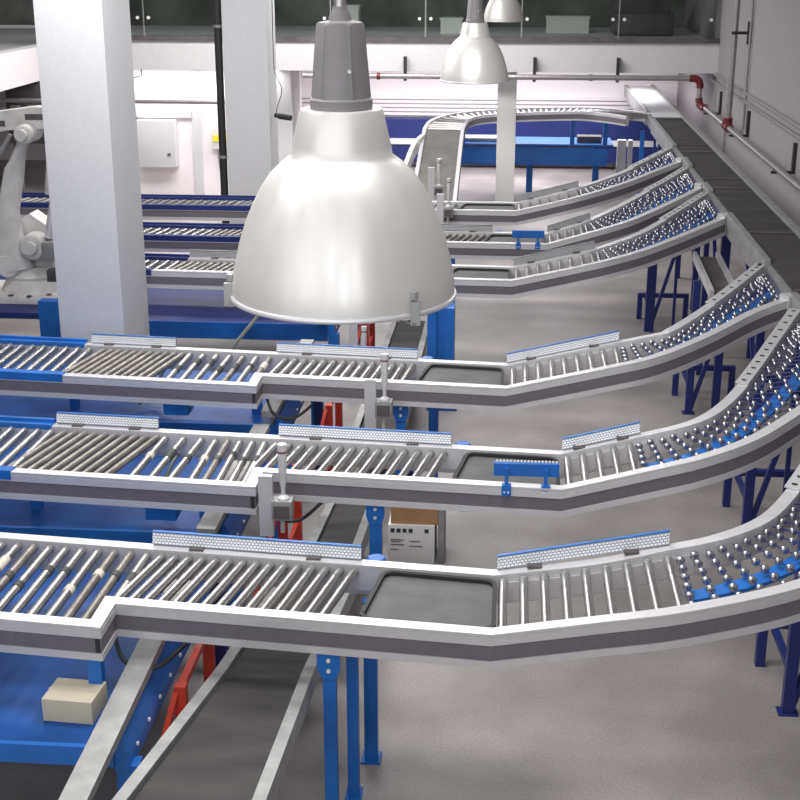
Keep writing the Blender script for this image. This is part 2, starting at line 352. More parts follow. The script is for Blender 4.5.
def conveyor(idx, K, kx, w, slope, front, back, left_end, step, rollers, guides, label, blue_front=None, blue_back=None, bracket=None, belt_x=None, detail=2, nroll=8, wheel_from=None, legs=(), seam=None, zf=None):
    root = thing('spur_conveyor', label, 'conveyor', (kx, K, 0), 'curved merging conveyors feeding the main belt')
    org = ORG[root.name]
    F = lambda x: K+slope*(kx-x); Bk = lambda x: K+w+slope*(kx-x)
    fr = []
    if step is not None:
        fr += [(left_end, F(left_end)-.26, 1.2), (step-.0, F(step)-.26, 1.2), (step, F(step), 1.2)]
    else: fr += [(left_end, F(left_end), 1.2)]
    fr += [(kx, K, 1.2)]
    cf = catmull([(kx, K, 1.2)]+front, 5); cb = catmull([(kx, K+w, 1.2)]+back, 5)
    fpath = fr+cf[1:]; bpath = [(left_end, Bk(left_end), 1.2), (kx, K+w, 1.2)]+cb[1:]
    bm = bm_(); add_sweep(bm, fpath, FR); fo = obj('front_rail', bm, 'alu', root)
    bm = bm_(); add_sweep(bm, bpath, BR); bo = obj('back_rail', bm, 'alu', root)
    P = [(-.063, -.067), (-.063, -.147), (-.071, -.147), (-.071, -.067)]
    bm = bm_(); add_sweep(bm, fpath, P); obj('side_panel', bm, 'panel', root, label='dark grey cover strip along the front rail')
    bm = bm_(); add_sweep(bm, bpath, mirror(P)); obj('side_panel', bm, 'panel', root, label='dark grey cover strip along the back rail')
    if step is not None:   # open end of the wide rail
        bm = bm_(); y = F(step)-.26-.075; add_box(bm, step+.04, step+.066, y-.003, y+.02, 1.055, 1.135); obj('end_opening', bm, 'dark', root, label='black open profile end at the corner')
    # joint line on the rail
    if blue_front:
        a, b_ = blue_front; off = .26 if step is not None and b_ < step else 0
        bm = bm_(); add_sweep(bm, [(a, F(a)-off, 1.202), (b_, F(b_)-off, 1.202)], [(.002, -.0), (-.0765, -.0), (-.0765, -.055), (-.08, -.055), (-.08, .008), (.002, .008)]); obj('rail_cover', bm, 'blue' if idx < 4 else 'dblue', root, label='blue cover on the front rail')
    if blue_back:
        a, b_ = blue_back
        bm = bm_(); add_sweep(bm, [(a, Bk(a), 1.202), (b_, Bk(b_), 1.202)], mirror([(.002, -.03), (-.0765, -.03), (-.08, .03), (-.05, .03), (-.05, .008), (.002, .008)])); obj('rail_cover', bm, 'blue' if idx < 4 else 'dblue', root, label='blue cover on the back rail')
    # straight-section rollers
    for (xa, xb, n, skew, sl) in rollers:
        for k in range(n):
            x = xb-(xb-xa)*k/max(1, n-1) if n > 1 else xa
            off = .26 if step is not None and x < step+.02 else 0
            p = Vector((x-skew, F(x-skew)-off+.004, 1.162)); q = Vector((x, Bk(x)-.004, 1.162)); d = (q-p).normalized(); L_ = (q-p).length
            bm = bm_(); add_cyl(bm, p, p+d*.02, .012, seg=10)
            add_cyl(bm, p+d*.018, q-d*.018, .0245, seg=16 if detail > 1 else 10); add_cyl(bm, q-d*.02, q, .012, seg=10)
            r = obj('roller', bm, 'dullsteel' if (sl == 'dull' or (sl == 'band' and random.random() < .25)) else 'steel', root, 50)
            if detail > 1:
                bm = bm_(); add_cyl(bm, q-d*.04, q-d*.012, .0255, seg=14); obj('end_cap', bm, 'socket', r)
                if sl == 'band':
                    u = L_*random.choice((.38, .5, .62)); u2 = u+random.choice((.06, .1, .14))
                    bm = bm_(); add_cyl(bm, p+d*u, p+d*u2, .029, seg=14, bev=.004); obj('sleeve', bm, 'pale' if random.random() < .25 else 'sleeve', r)
    # short black belt section before the kink
    bx0, bx1 = belt_x
    bm = bm_(); ya = F(bx0)+.012; yb = Bk(bx0)-.012; yc = F(bx1)+.012; yd = Bk(bx1)-.012
    prism(bm, [(bx0-.03, ya, 1.15), (bx1, yc, 1.15), (bx1, yd, 1.15), (bx0+.03, yb, 1.15)], (0, 0, .012)); bs = obj('belt_section', bm, 'bluebelt', root, label='grey rubber belt section with dark rounded frame')
    # dark rounded frame around the belt
    r = .07; cs = [(bx0-.02, ya, 1, 1), (bx1, yc, -1, 1), (bx1, yd, -1, -1), (bx0+.04, yb, 1, -1)]; pts = []
    for (cx, cy, sx, sy), a0 in zip(cs, (180, 270, 0, 90)):
        for k in range(5):
            a = R(a0+k*22.5); pts.append((cx+sx*r+r*math.cos(a), cy+sy*r+r*math.sin(a), 1.165))
    pts.append(pts[0]); bm = bm_(); add_sweep(bm, pts, [(-.004, 0), (-.004, .02), (.02, .02), (.02, 0)]); obj('frame', bm, 'dark', bs)
    # rollers on the first rising straight after the kink
    xw = wheel_from
    for k in range(nroll):
        x = kx+.05+(xw-.06-kx-.05)*k/(nroll-1); a = at_x(fpath[len(fr)-1:], x); b_ = at_x(bpath[1:], x); a.z -= .04; b_.z = a.z; a.y += .004; b_.y -= .004
        d = (b_-a).normalized(); bm = bm_(); add_cyl(bm, a+d*.012, b_-d*.012, .0235, seg=16 if detail > 1 else 10); add_cyl(bm, a, b_, .011, seg=8)
        r_ = obj('roller', bm, 'steel', root, 50)
        bm = bm_(); add_cyl(bm, b_-d*.03, b_-d*.01, .025, seg=14); obj('end_cap', bm, 'zinc', r_)
    # hanging side plate on the inside of the back rail
    inner = sub(bpath[1:], kx+.04, xw-.02+.1)
    bm = bm_(); add_sweep(bm, [(p[0], p[1]-.004, p[2]-.045) for p in inner], [(0, 0), (0, -.115), (-.008, -.115), (-.008, 0)]); obj('side_plate', bm, 'alu', root, label='perforated aluminium plate under the rollers')
    # wheel shafts fanned around the bend
    fcurve = sub(fpath[len(fr)-1:], xw, front[-1][0]-.01); bcurve = sub(bpath[1:], xw, back[-1][0]-.01)
    rest = bm_(); sl = 0; ss = 0
    Li = sum((Vector(q_)-Vector(p_)).length for p_, q_ in zip(bcurve[:-1], bcurve[1:]))
    lim = Li*(.62 if idx == 1 else .97); k = 0; fc3 = fcurve+[(2.3, bcurve[-1][1]+.3, fcurve[-1][2]+.02)]
    while ss < lim:
        b_ = at_s(bcurve, ss/Li); ang = R(min(76, 62*ss)); dv = Vector((math.sin(ang), -math.cos(ang), 0)); a = None
        for p_, q_ in zip(fc3[:-1], fc3[1:]):
            e = Vector(q_)-Vector(p_); den = dv.x*e.y-dv.y*e.x
            if abs(den) < 1e-9: continue
            r0 = Vector(p_)-b_; tt = (r0.x*e.y-r0.y*e.x)/den; uu = (r0.x*dv.y-r0.y*dv.x)/den
            if tt > .1 and -1e-6 <= uu <= 1+1e-6: a = Vector(p_)+e*uu; break
        ss += .075
        if a is None or (a-b_).length > 1.2: continue
        a.z -= .045; b_.z -= .045; a.z = .5*(a.z+b_.z)+.5*(a.z-b_.z)
        d = (b_-a); L_ = d.length; d.normalize(); a = a+d*.003; b_ = b_-d*.003
        bm = bm_(); add_cyl(bm, a, b_, .004, seg=6); ph = .06+(.05 if k % 2 else 0)
        sh = obj('wheel_shaft', bm, 'dblue', root)
        n = max(4, int(L_/.098)); q = d.to_track_quat('Z', 'Y')
        for j in range(n):
            c = a+d*(ph*.55+.02+j*(L_-.11)/(n-1)-(.0 if k % 2 else .0))
            if sl < 100:
                wo = bpy.data.objects.new('skate_wheel', get_wheel()); C.objects.link(wo); wo.parent = sh; wo.location = c-org; wo.rotation_mode = 'QUATERNION'; wo.rotation_quaternion = q; sl += 1
            else: add_cyl(rest, c-d*.0125, c+d*.0125, .024, seg=11, bev=.006); sl += 1
        k += 1
    if sl > 100: ro = obj('skate_wheel', rest, 'wheel', root, 60); ro['kind'] = 'stuff'
    # blue curved strap below the wheels
    mid = [tuple(at_s(fcurve, u/14).lerp(at_s(bcurve, u/14), .36+.1*u/14)-Vector((0, 0, .08))) for u in range(15)]
    bm = bm_(); add_sweep(bm, mid, [(-.05, 0), (.05, 0), (.05, -.02), (-.05, -.02)]); obj('cross_strap', bm, 'blue', root, label='flat blue strap curving under the wheels')
    mid = [tuple(at_s(fcurve, u/10).lerp(at_s(bcurve, u/10), .7)-Vector((0, 0, .16))) for u in range(5, 11)]
    bm = bm_(); add_sweep(bm, mid, [(-.05, 0), (.05, 0), (.05, -.02), (-.05, -.02)]); obj('cross_strap', bm, 'dblue', root)
    # perforated flange at the merging end of the back rail
    tail = [p for p in bpath if p[0] > back[-1][0]-.62]
    if len(tail) > 2:
        bm = bm_(); add_sweep(bm, [(p[0], p[1], p[2]+.003) for p in tail], [(.0, 0), (.09, 0), (.09, .01), (0, .01)]); pf = obj('perforated_flange', bm, 'alu', root)
        bm = bm_(); nn = normals(tail)
        for i in range(len(tail)-1):
            for s in (.5,):
                p = Vector(tail[i]).lerp(Vector(tail[i+1]), s); add_cyl(bm, (p.x+nn[i].x*.045, p.y+nn[i].y*.045, p.z+.012), (p.x+nn[i].x*.045, p.y+nn[i].y*.045, p.z+.0145), .018, seg=10)
        obj('holes', bm, 'dark', pf)
    # end block where the front rail meets the main belt frame
    e = Vector(fpath[-1]); bm = bm_(); add_box(bm, e.x-.06, e.x+.05, e.y-.09, e.y+.03, e.z-.17, e.z+.02, .01, R(30)); obj('end_block', bm, 'alu', root)
    # side guides (thin strips of small rollers standing on the back rail)
    for (xa, xb) in guides:
        if xb <= kx+.01 or xa < kx-.05: pth = [(xa, Bk(xa)+.07, 1.2), (xb, Bk(xb)+.07, 1.2)]
        else: pth = [(p[0], p[1]+.07, p[2]) for p in (sub(bpath[1:], xa, xb)[0], sub(bpath[1:], xa, xb)[-1])]
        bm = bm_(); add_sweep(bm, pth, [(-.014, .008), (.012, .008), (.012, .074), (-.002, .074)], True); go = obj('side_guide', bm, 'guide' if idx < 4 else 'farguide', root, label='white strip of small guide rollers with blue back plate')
        bm = bm_(); add_sweep(bm, pth, [(.0125, .004), (.018, .004), (.018, .081), (-.003, .081), (-.003, .0765), (.0125, .0765)]); obj('back_plate', bm, 'blue' if detail > 1 else 'zinc', go)
        for s in (.22, .78):
            c = Vector(pth[0]).lerp(Vector(pth[-1]), s); bm = bm_(); add_box(bm, c.x-.04, c.x+.04, c.y-.055, c.y-.0, c.z, c.z+.012); obj('guide_bracket', bm, 'machine', go)
        if xb < kx-.1 and xb > -1.2:
            bm = bm_(); add_cyl(bm, (xb+.08, Bk(xb)+.11, 1.12), (xb+.08, Bk(xb)+.11, 1.2), .055, seg=20, bev=.01); obj('end_disc', bm, 'blue', go)
    if bracket:
        xa, xb = bracket; y = F((xa+xb)/2)-.03
        bm = bm_(); add_box(bm, xa, xb, y-.015, y+.015, 1.262, 1.345); bo2 = obj('guide_bracket_bar', bm, 'blue', root, label='blue guide bar on two feet above the front rail')
        bm = bm_(); n = int((xb-xa)/.022)
        for k in range(n): add_cyl(bm, (xa+.02+k*.022, y+.012, 1.348), (xa+.02+k*.022, y+.028, 1.348), .008, seg=8)
        obj('guide_rollers', bm, 'white', bo2)
        for s in (.2, .8):
            x = xa+(xb-xa)*s; bm = bm_(); add_box(bm, x-.012, x+.012, y-.035, y-.015, 1.2, 1.32); add_box(bm, x-.03, x+.03, y-.05, y-.036, 1.14, 1.2); add_box(bm, x-.028, x+.028, y-.045, y+.0, 1.2, 1.21); bf = obj('foot', bm, 'blue', bo2)
            bm = bm_(); 
            for dx in (-.012, .012): add_cyl(bm, (x+dx, y-.05, 1.165), (x+dx, y-.056, 1.165), .006, seg=8)
            obj('bolts', bm, 'white', bf)
    for a in legs: leg(root, *a)
    return root, fpath, bpath
FG = [(.95, 0, .24), (1.25, .01, .31), (1.5, .12, .375), (1.75, .33, .44), (2.0, .56, .495), (2.27, .8, .545)]
BG = [(.95, .0, .24), (1.15, .05, .29), (1.4, .27, .36), (1.65, .6, .42), (1.9, 1.0, .47), (2.12, 1.38, .515), (2.27, 1.66, .545)]
bases = []
def mk(pts, K, add=0): return [(x, K+y+add, 1.2+z) for x, y, z in pts]
# L1 (nearest)
c1 = conveyor(1, 5.985, -.035, .59, .09,
    [(.45, 5.985, 1.285), (.9, 6.0, 1.36), (1.47, 6.13, 1.46), (1.8, 6.38, 1.55), (2.1, 6.72, 1.66), (2.3, 7.0, 1.745)],
    [(.5, 6.575, 1.285), (.88, 6.62, 1.36), (1.18, 6.66, 1.42), (1.44, 6.83, 1.455), (1.63, 7.1, 1.49), (1.85, 7.5, 1.57), (2.1, 7.98, 1.67), (2.27, 8.35, 1.745)],
    -4.4, -2.055, [(-1.9, -.80, 15, .11, ''), (-3.05, -1.99, 12, .02, 'band'), (-4.3, -3.15, 11, .02, 'band')],
    [(-1.97, -.77), (-.02, .90)], 'roller conveyor closest to the camera, with the beige carton below its left end',
    belt_x=(-.69, -.02), nroll=9, wheel_from=.95, legs=[(-.862, 6.04, 1.01, .066), (-.71, 6.6, 1.01, .075, False), (-.77, 6.25, 1.01, .06, False), (-2.03, 5.86, 1.01, .07, False, None, 'blue', False, .75), (-2.66, 5.86, 1.01, .07, False, None, 'blue', False, .75)])
c2 = conveyor(2, 7.9, .372, .545, .075,
    [(.89, 7.9, 1.34), (1.21, 7.91, 1.43), (1.53, 8.02, 1.525), (1.89, 8.34, 1.63), (2.27, 8.72, 1.745)],
    [(.89, 8.44, 1.34), (1.28, 8.46, 1.45), (1.52, 8.68, 1.52), (1.75, 9.1, 1.6), (1.99, 9.65, 1.67), (2.27, 10.3, 1.745)],
    -5.6, -1.625, [(-1.56, -.40, 14, .09, ''), (-2.0, -1.65, 5, .0, 'band'), (-2.36, -2.1, 3, .04, 'band'), (-3.1, -2.42, 10, .16, 'dull'), (-5.0, -3.2, 19, .02, '')],
    [(-3.18, -2.43), (-1.56, -.36), (.39, .90)], 'second nearest roller conveyor, with a bright blue guide bar on its front rail',
    blue_front=(-5.6, -3.17), blue_back=(-5.6, -3.2), bracket=(-.06, .35), belt_x=(-.3, .36), nroll=5, wheel_from=.89,
    legs=[(-.82, 8.0, 1.01, .08), (-3.2, 8.3, 1.01, .07, False, None, 'blue', False, .75), (-2.0, 8.25, 1.01, .09, False, None, 'blue', False, .75)])
c3 = conveyor(3, 9.92, .006, .525, .085,
    [(.72, 9.92, 1.37), (1.1, 9.96, 1.46), (1.5, 10.2, 1.56), (1.93, 10.58, 1.67), (2.27, 10.78, 1.745)],
    [(.7, 10.44, 1.37), (1.14, 10.44, 1.47), (1.36, 10.5, 1.525), (1.8, 11.08, 1.635), (2.2, 11.75, 1.73), (2.27, 11.88, 1.745)],
    -6.6, -2.0, [(-1.83, -.76, 14, .06, ''), (-2.66, -1.97, 7, .02, 'band'), (-3.42, -2.72, 11, .14, 'dull'), (-6.2, -3.55, 27, .01, '')],
    [(-3.55, -2.8), (-1.92, -.73), (0.0, .90)], 'third nearest roller conveyor, running in front of the near white pillar',
    blue_front=(-6.6, -3.5), blue_back=(-6.6, -3.6), belt_x=(-.68, -.02), nroll=9, wheel_from=.93, detail=2,
    legs=[(-.82, 10.02, 1.01, .08), (-.58, 10.35, 1.01, .08, False), (-3.6, 10.4, 1.01, .07, False, None, 'blue', False, .75), (-2.05, 10.4, 1.01, .08, False, None, 'blue', False, .75)])
c4 = conveyor(4, 13.48, .038, .53, .04,
    [(.6, 13.475, 1.33), (.95, 13.47, 1.42), (1.33, 13.57, 1.515), (1.75, 13.85, 1.62), (2.27, 14.3, 1.745)],
    [(.6, 13.995, 1.33), (.95, 14.02, 1.42), (1.39, 14.26, 1.53), (1.70, 14.67, 1.607), (2.0, 15.15, 1.68), (2.27, 15.6, 1.745)],
    -4.62, None, [(-3.5, -.70, 38, .1, 'dull'), (-4.5, -3.6, 9, .05, '')],
    [(-3.49, -2.2), (.05, .9)], 'fourth roller conveyor from the front, running just behind the bottom rim of the big lamp',
    blue_front=(-4.62, -3.75), blue_back=(-4.62, -3.5), belt_x=(-.62, .02), nroll=8, wheel_from=.93, detail=1, legs=[(-.7, 13.6, 1.01, .08), (-.6, 13.95, 1.01, .07, False)])
c5 = conveyor(5, 15.3, .433, .53, .02,
    [(.92, 15.31, 1.344), (1.25, 15.36, 1.44), (1.52, 15.52, 1.52), (1.98, 15.91, 1.66), (2.27, 16.25, 1.745)],
    [(.9, 15.87, 1.34), (1.32, 16.22, 1.464), (1.71, 16.70, 1.58), (2.0, 17.1, 1.66), (2.27, 17.5, 1.745)],
    -9, None, [(-3.5, -.3, 40, .12, 'dull'), (-8.5, -3.6, 46, .1, '')],
    [(-1.3, -.2), (.45, .95)], 'fifth roller conveyor from the front, carrying a blue guide bar near its bend',
    blue_front=(-9, -1.5), blue_back=(-9, -2.5), bracket=(.03, .4), belt_x=(-.28, .42), nroll=5, wheel_from=.9, detail=1, legs=[(-.75, 15.4, 1.01, .08)])
c6 = conveyor(6, 17.35, .076, .52, .0,
    [(.5, 17.355, 1.3), (.9, 17.37, 1.404), (1.41, 17.56, 1.533), (1.9, 17.95, 1.66), (2.27, 18.3, 1.745)],
    [(.5, 17.87, 1.3), (.94, 17.92, 1.416), (1.46, 18.23, 1.545), (1.8, 18.65, 1.63), (2.27, 19.35, 1.745)],
    -9.5, None, [(-3.5, -.72, 34, .12, ''), (-9, -3.6, 48, .1, '')],
    [(.09, .9)], 'sixth roller conveyor, the farthest straight one, right in front of the belt loop',
    blue_front=(-9.5, -2.6), blue_back=(-9.5, -2), belt_x=(-.66, .06), nroll=7, wheel_from=.93, detail=1, legs=[(-.75, 17.45, 1.01, .08)])

# ================================================================== loop conveyor at the back
t = thing('loop_conveyor', 'farthest belt conveyor climbing and looping right behind the other conveyors', 'conveyor', (-1.19, 20.2, 0))
cpts = [(-1.19, 20.0, .58), (-1.19, 21.3, .9), (-1.19, 23.2, 1.38), (-1.17, 23.7, 1.5), (-1.05, 24.05, 1.58), (-.7, 24.28, 1.64), (0, 24.36, 1.69), (.8, 24.36, 1.72), (1.35, 24.2, 1.74), (1.85, 23.7, 1.755), (2.2, 23.15, 1.765)]
cp = catmull(cpts, 5)
fl = .3
L7o = [(fl, 0), (fl+.06, 0), (fl+.06, -.16), (fl, -.16)]; L7i = [(-fl-.06, 0), (-fl, 0), (-fl, -.16), (-fl-.06, -.16)]
bm = bm_(); add_sweep(bm, cp, L7o); obj('outer_rail', bm, 'alu', t)
bm = bm_(); add_sweep(bm, cp, L7i); obj('inner_rail', bm, 'alu', t)
bm = bm_(); add_sweep(bm, cp, [(-fl-.061, -.05), (-fl-.061, -.13), (-fl-.068, -.13), (-fl-.068, -.05)]); obj('side_panel', bm, 'panel', t)
nb = [i for i, p in enumerate(cp) if p[1] >= 23.55][0]+1
bm = bm_(); add_sweep(bm, cp[:nb], [(-fl, -.03), (fl, -.03), (fl, -.05), (-fl, -.05)]); obj('belt', bm, mat('loop_belt', (.13, .12, .11), .6, 0, .35, 3), t)
tail = cp[nb-1:]; N_ = normals(tail)
for k in range(44):
    c = at_s(tail, (k+.5)/44); cn = at_s(tail, min(1, (k+.9)/44)); d = (cn-c).xy.normalized(); n = Vector((-d.y, d.x, 0))
    bm = bm_(); add_cyl(bm, c-n*fl+Vector((0, 0, -.04)), c+n*fl+Vector((0, 0, -.04)), .024, seg=8); obj('roller', bm, 'steel', t)
for x, y in ((-1.5, 21.5), (-.88, 21.5), (2.2, 23.2)):
    z = .8 if y < 22 else 1.5
    bm = bm_(); add_box(bm, x-.035, x+.035, y-.035, y+.035, 0, z); obj('leg', bm, 'blue', t)
bm = bm_(); add_sweep(bm, catmull([(-1.78, 20.8, .95), (-1.72, 21.8, 1.1), (-1.64, 22.6, 1.32), (-1.52, 23.1, 1.42)], 5), [(-.035, 0), (.035, 0), (.035, -.2), (-.035, -.2)]); obj('side_guard', bm, 'white', t, label='white curved guard beside the incline')
# blue supporting platform under the loop
t = thing('loop_platform', 'bright blue steel platform under the looping belt conveyor', 'platform', (.8, 25, 0))
obj('front_plate', box(-1.3, 1.75, 24.95, 25.0, .64, .96), 'blue', t)
obj('deck', box(-1.3, 1.85, 24.9, 25.9, 1.0, 1.03), 'blue', t)
for x in (-1.1, .35, 1.6):
    bm = bm_(); add_box(bm, x-.06, x+.06, 25.75, 25.85, 0, 1.0); obj('leg', bm, 'blue', t)
for x in (-.9, -.2, 1.1, 1.7):
    bm = bm_(); add_box(bm, x-.04, x+.04, 24.95, 25.03, 1.03, 1.6); add_box(bm, x-.03, x+.03, 24.6, 24.95, 1.54, 1.6); obj('post', bm, 'blue', t)
obj('drive_cover', box(-1.0, .0, 25.1, 25.6, 1.03, 1.1, .01), 'zinc', t)
obj('drive_motor', box(1.2, 1.65, 25.1, 25.4, 1.03, 1.15, .02), 'machine', t)
for x0, x1, lab in ((1.98, 2.14, 'pale concrete stub column under the right end of the loop, left of two'), (2.18, 2.26, 'dark stub post under the right end of the loop')):
    solo('support_stub', box(x0, x1, 25.6, 25.75, 0, 1.02), 'plaster' if x0 < 2.4 else 'machine', lab, 'post', ((x0+x1)/2, 25.7, 0))
t = thing('storage_rack', 'long deep blue rack along the white back wall with a white strip', 'rack', (-1, 28.7, 0))
obj('upper_panel', box(-6.5, 3.2, 28.6, 28.98, .62, 1.02), 'dblue', t); obj('lower_panel', box(-6.5, 3.2, 28.6, 28.98, .14, .5), 'dblue', t)
obj('white_strip', box(-6.5, 3.2, 28.56, 28.98, .5, .62), 'white', t)
for k in range(5): 
    bm = bm_(); add_box(bm, -6.5, 3.2, 28.93, 29.0, 1.06+k*.085, 1.12+k*.085, .008); props(obj('trim_%d' % (k+1), bm, 'backwall'), kind='structure')

# ================================================================== main belt conveyor along the right wall
t = thing('main_belt_conveyor', 'long dark belt conveyor running along the right wall, fed by all the spur conveyors', 'conveyor', (2.63, 15, 0))
bm = bm_(); add_box(bm, 2.33, 2.80, 4, 28.4, 1.735, 1.755); obj('belt', bm, 'belt', t)
bm = bm_(); add_box(bm, 2.335, 2.795, 22.95, 28.35, 1.756, 1.762); obj('far_belt', bm, 'plaster', t, label='far end of the belt, its bright light put into a paler colour')  # same belt running on; the bright light under the mezzanine is painted paler
for k, y in enumerate((22.7, 19.6, 18.9, 16.6, 15.9, 13.3, 10.9, 8.4)):
    bm = bm_(); add_box(bm, 2.335, 2.795, y-.03, y+.03, 1.756, 1.765, .003); obj('belt_joint', bm, 'machine', t)
bm = bm_(); add_box(bm, 2.80, 2.87, 4, 28.4, 1.56, 1.79, .004); obj('wall_side_rail', bm, 'zinc', t)
spans = [(4.5, 6.9), (8.45, 8.7), (10.35, 10.75), (11.95, 14.25), (15.65, 16.2), (17.55, 18.25), (19.4, 22.6), (23.6, 28.4)]
for a, b_ in spans:
    bm = bm_(); add_box(bm, 2.27, 2.33, a, b_, 1.55, 1.785, .004); obj('side_rail', bm, 'zinc', t)
for a, b_ in zip(spans[:-1], spans[1:]):
    bm = bm_(); add_box(bm, 2.28, 2.33, a[1], b_[0], 1.58, 1.742); obj('mouth_rail', bm, 'zinc', t)
bm = bm_(); add_cyl(bm, (2.33, 28.42, 1.7), (2.80, 28.42, 1.7), .05); obj('end_roller', bm, 'steel', t)
for y in (4.5, 7.6, 9.5, 12.4, 14.9, 17.0, 18.8, 22):
    for x in (2.38, 2.76):
        bm = bm_(); add_box(bm, x-.035, x+.035, y-.035, y+.035, 0, 1.735); obj('leg', bm, 'dblue', t)
    bm = bm_(); add_bar(bm, (2.38, y, .35), (2.38, y+1.1, 1.6), .04, .04); obj('brace', bm, 'dblue', t)
    bm = bm_(); add_box(bm, 2.38, 2.76, y-.02, y+.02, .5, .56); obj('brace', bm, 'dblue', t)
# a lower take-away chute parallel to the belt between the third and fourth spurs
t = thing('lower_chute', 'grey inclined chute with rails below the gap left of the main belt', 'chute', (2.0, 13.4, 0))
for x in (1.88, 2.12):
    bm = bm_(); add_bar(bm, (x+.1, 12.9, 1.22), (x+.1, 14.3, 1.3), .04, .09); obj('rail', bm, 'alu', t)
bm = bm_(); add_bar(bm, (2.1, 12.9, 1.2), (2.1, 14.3, 1.28), .2, .02); obj('bed', bm, 'machine', t)
for y in (13.0, 14.2):
    bm = bm_(); add_box(bm, 2.07, 2.13, y-.03, y+.03, 0, 1.18); obj('leg', bm, 'dblue', t)
# trestles under the bends
for (x, y, zt, lab) in ((1.76, 7.3, 1.3, 'blue trestle stand under the bend of the closest conveyor'), (1.93, 9.95, 1.36, 'blue trestle stand under the bend of the second conveyor, seen below its curved rail'),
                        (1.83, 12.89, 1.36, 'blue trestle stand on the open floor behind the third conveyor bend'), (1.72, 15.95, 1.4, 'tall blue trestle stand under the bend of the fourth conveyor')):
    t = thing('trestle_stand', lab, 'stand', (x, y, 0), 'blue trestles under the conveyor bends')
    w2 = .035 if y < 15 else .055
    bm = bm_(); add_box(bm, x-w2, x+w2, y-.03, y+.03, 0, zt); add_box(bm, x-.06, x+.06, y-.05, y+.05, 0, .01); obj('leg', bm, 'dblue', t)
    for xx in (x-.07, x+.5):
        bm = bm_(); add_box(bm, xx-.03, xx+.03, y+.54, y+.6, 0, .28); obj('short_leg', bm, 'dblue', t)
    bm = bm_(); add_box(bm, x-.1, x+.53, y+.54, y+.6, .28, .33); obj('crossbar', bm, 'dblue', t)
    bm = bm_(); add_box(bm, x-.02, x+.02, y, y+.56, .26, .3); obj('tie_bar', bm, 'dblue', t)
    bm = bm_(); add_bar(bm, (x+.02, y, .05), (x+.3, y+.1, zt-.35), .04, .04); obj('brace', bm, 'dblue', t)
    bm = bm_(); add_bar(bm, (x+.3, y+.1, .0), (x+.3, y+.1, zt-.3), .035, .035); obj('leg', bm, 'dblue', t)

# ================================================================== low blue decks, beams, inclined belts
def deck(x0, x1, y0, y1, lab, beam=True, z=.75):
    t = thing('deck_platform', lab, 'platform', ((x0+x1)/2, (y0+y1)/2, 0), 'low blue decks under the conveyors')
    obj('deck_top', box(x0, x1, y0, y1, z-.03, z), 'deckblue' if y0 < 13 else 'dblue', t)  # far deck and its front edge take darker blues for the weaker light there
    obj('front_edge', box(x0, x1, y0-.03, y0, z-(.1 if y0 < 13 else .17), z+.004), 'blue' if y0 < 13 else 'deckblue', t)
    obj('rear_edge', box(x0, x1, y1, y1+.03, z-.1, z+.004), 'blue', t)
    bm = bm_(); prism(bm, [(x1, y0-.02, z+.08), (x1+.02, y0-.02, z+.08), (x1+.075, y0-.02, z-.03), (x1+.075, y0-.02, z-.13), (x1, y0-.02, z-.13)], (0, y1-y0+.04, 0)); so = obj('side_skirt', bm, 'blue', t)
    bm = bm_()
    for k in range(6):
        y = y0+.12+k*.22; add_cyl(bm, (x1+.07, y, z-.06), (x1+.085, y, z-.06), .012, seg=8)
    obj('bolts', bm, 'white', so)
    for x, y in ((x0+.05, y0+.02), (x1+.06, y0+.03), (x0+.05, y1-.03), (x1+.06, y1-.03)):
        bm = bm_(); add_box(bm, x-.055, x+.055, y-.045, y+.045, 0, z-.1); obj('leg', bm, 'blue', t)
    n = int((x1-x0)/.2)
    return t
deck(-4.6, -1.84, 5.48, 7.5, 'blue steel deck under the closest conveyor, carrying the beige carton')
deck(-5.6, -1.84, 7.98, 9.5, 'blue steel deck showing between the first and second conveyors')
deck(-6.6, -1.84, 10.12, 12.0, 'blue steel deck showing between the second and third conveyors')
deck(-4.3, -1.84, 13.2, 15.2, 'wide blue deck behind the near white pillar, left of the big lamp')
for (y0, y1, lab) in ((4.6, 7.6, 'long grey galvanised beam lying beside the beige carton in the foreground'), (7.7, 9.7, 'grey galvanised beam between the first and second conveyors'), (10.0, 12.1, 'grey galvanised beam between the second and third conveyors'), (12.9, 15.6, 'grey beam crossing the wide blue deck below the big lamp')):
    bm = bm_(); x = -1.88; add_bar(bm, (x+(.06 if y0 < 5 else 0), y0, .88), (x, y1, .88), .125, .05)
    if y0 > 5: pass
    props(obj('steel_beam', bm, 'zinc', loc=(x, (y0+y1)/2, .85)), lab, 'beam', 'grey beams laid on the blue decks')
t = thing('carton', 'small plain beige carton sitting on the blue deck in the foreground', 'box', (-2.12, 5.75, .75))
bm = bm_(); add_box(bm, -2.25, -1.99, 5.66, 5.87, .751, .875, .004, R(-4)); obj('body', bm, 'beige', t)
bm = bm_(); add_box(bm, -2.252, -1.988, 5.755, 5.775, .8752, .8758, 0, R(-4), ); obj('tape', bm, mat('carton_tape', (.5, .45, .33), .4), t)

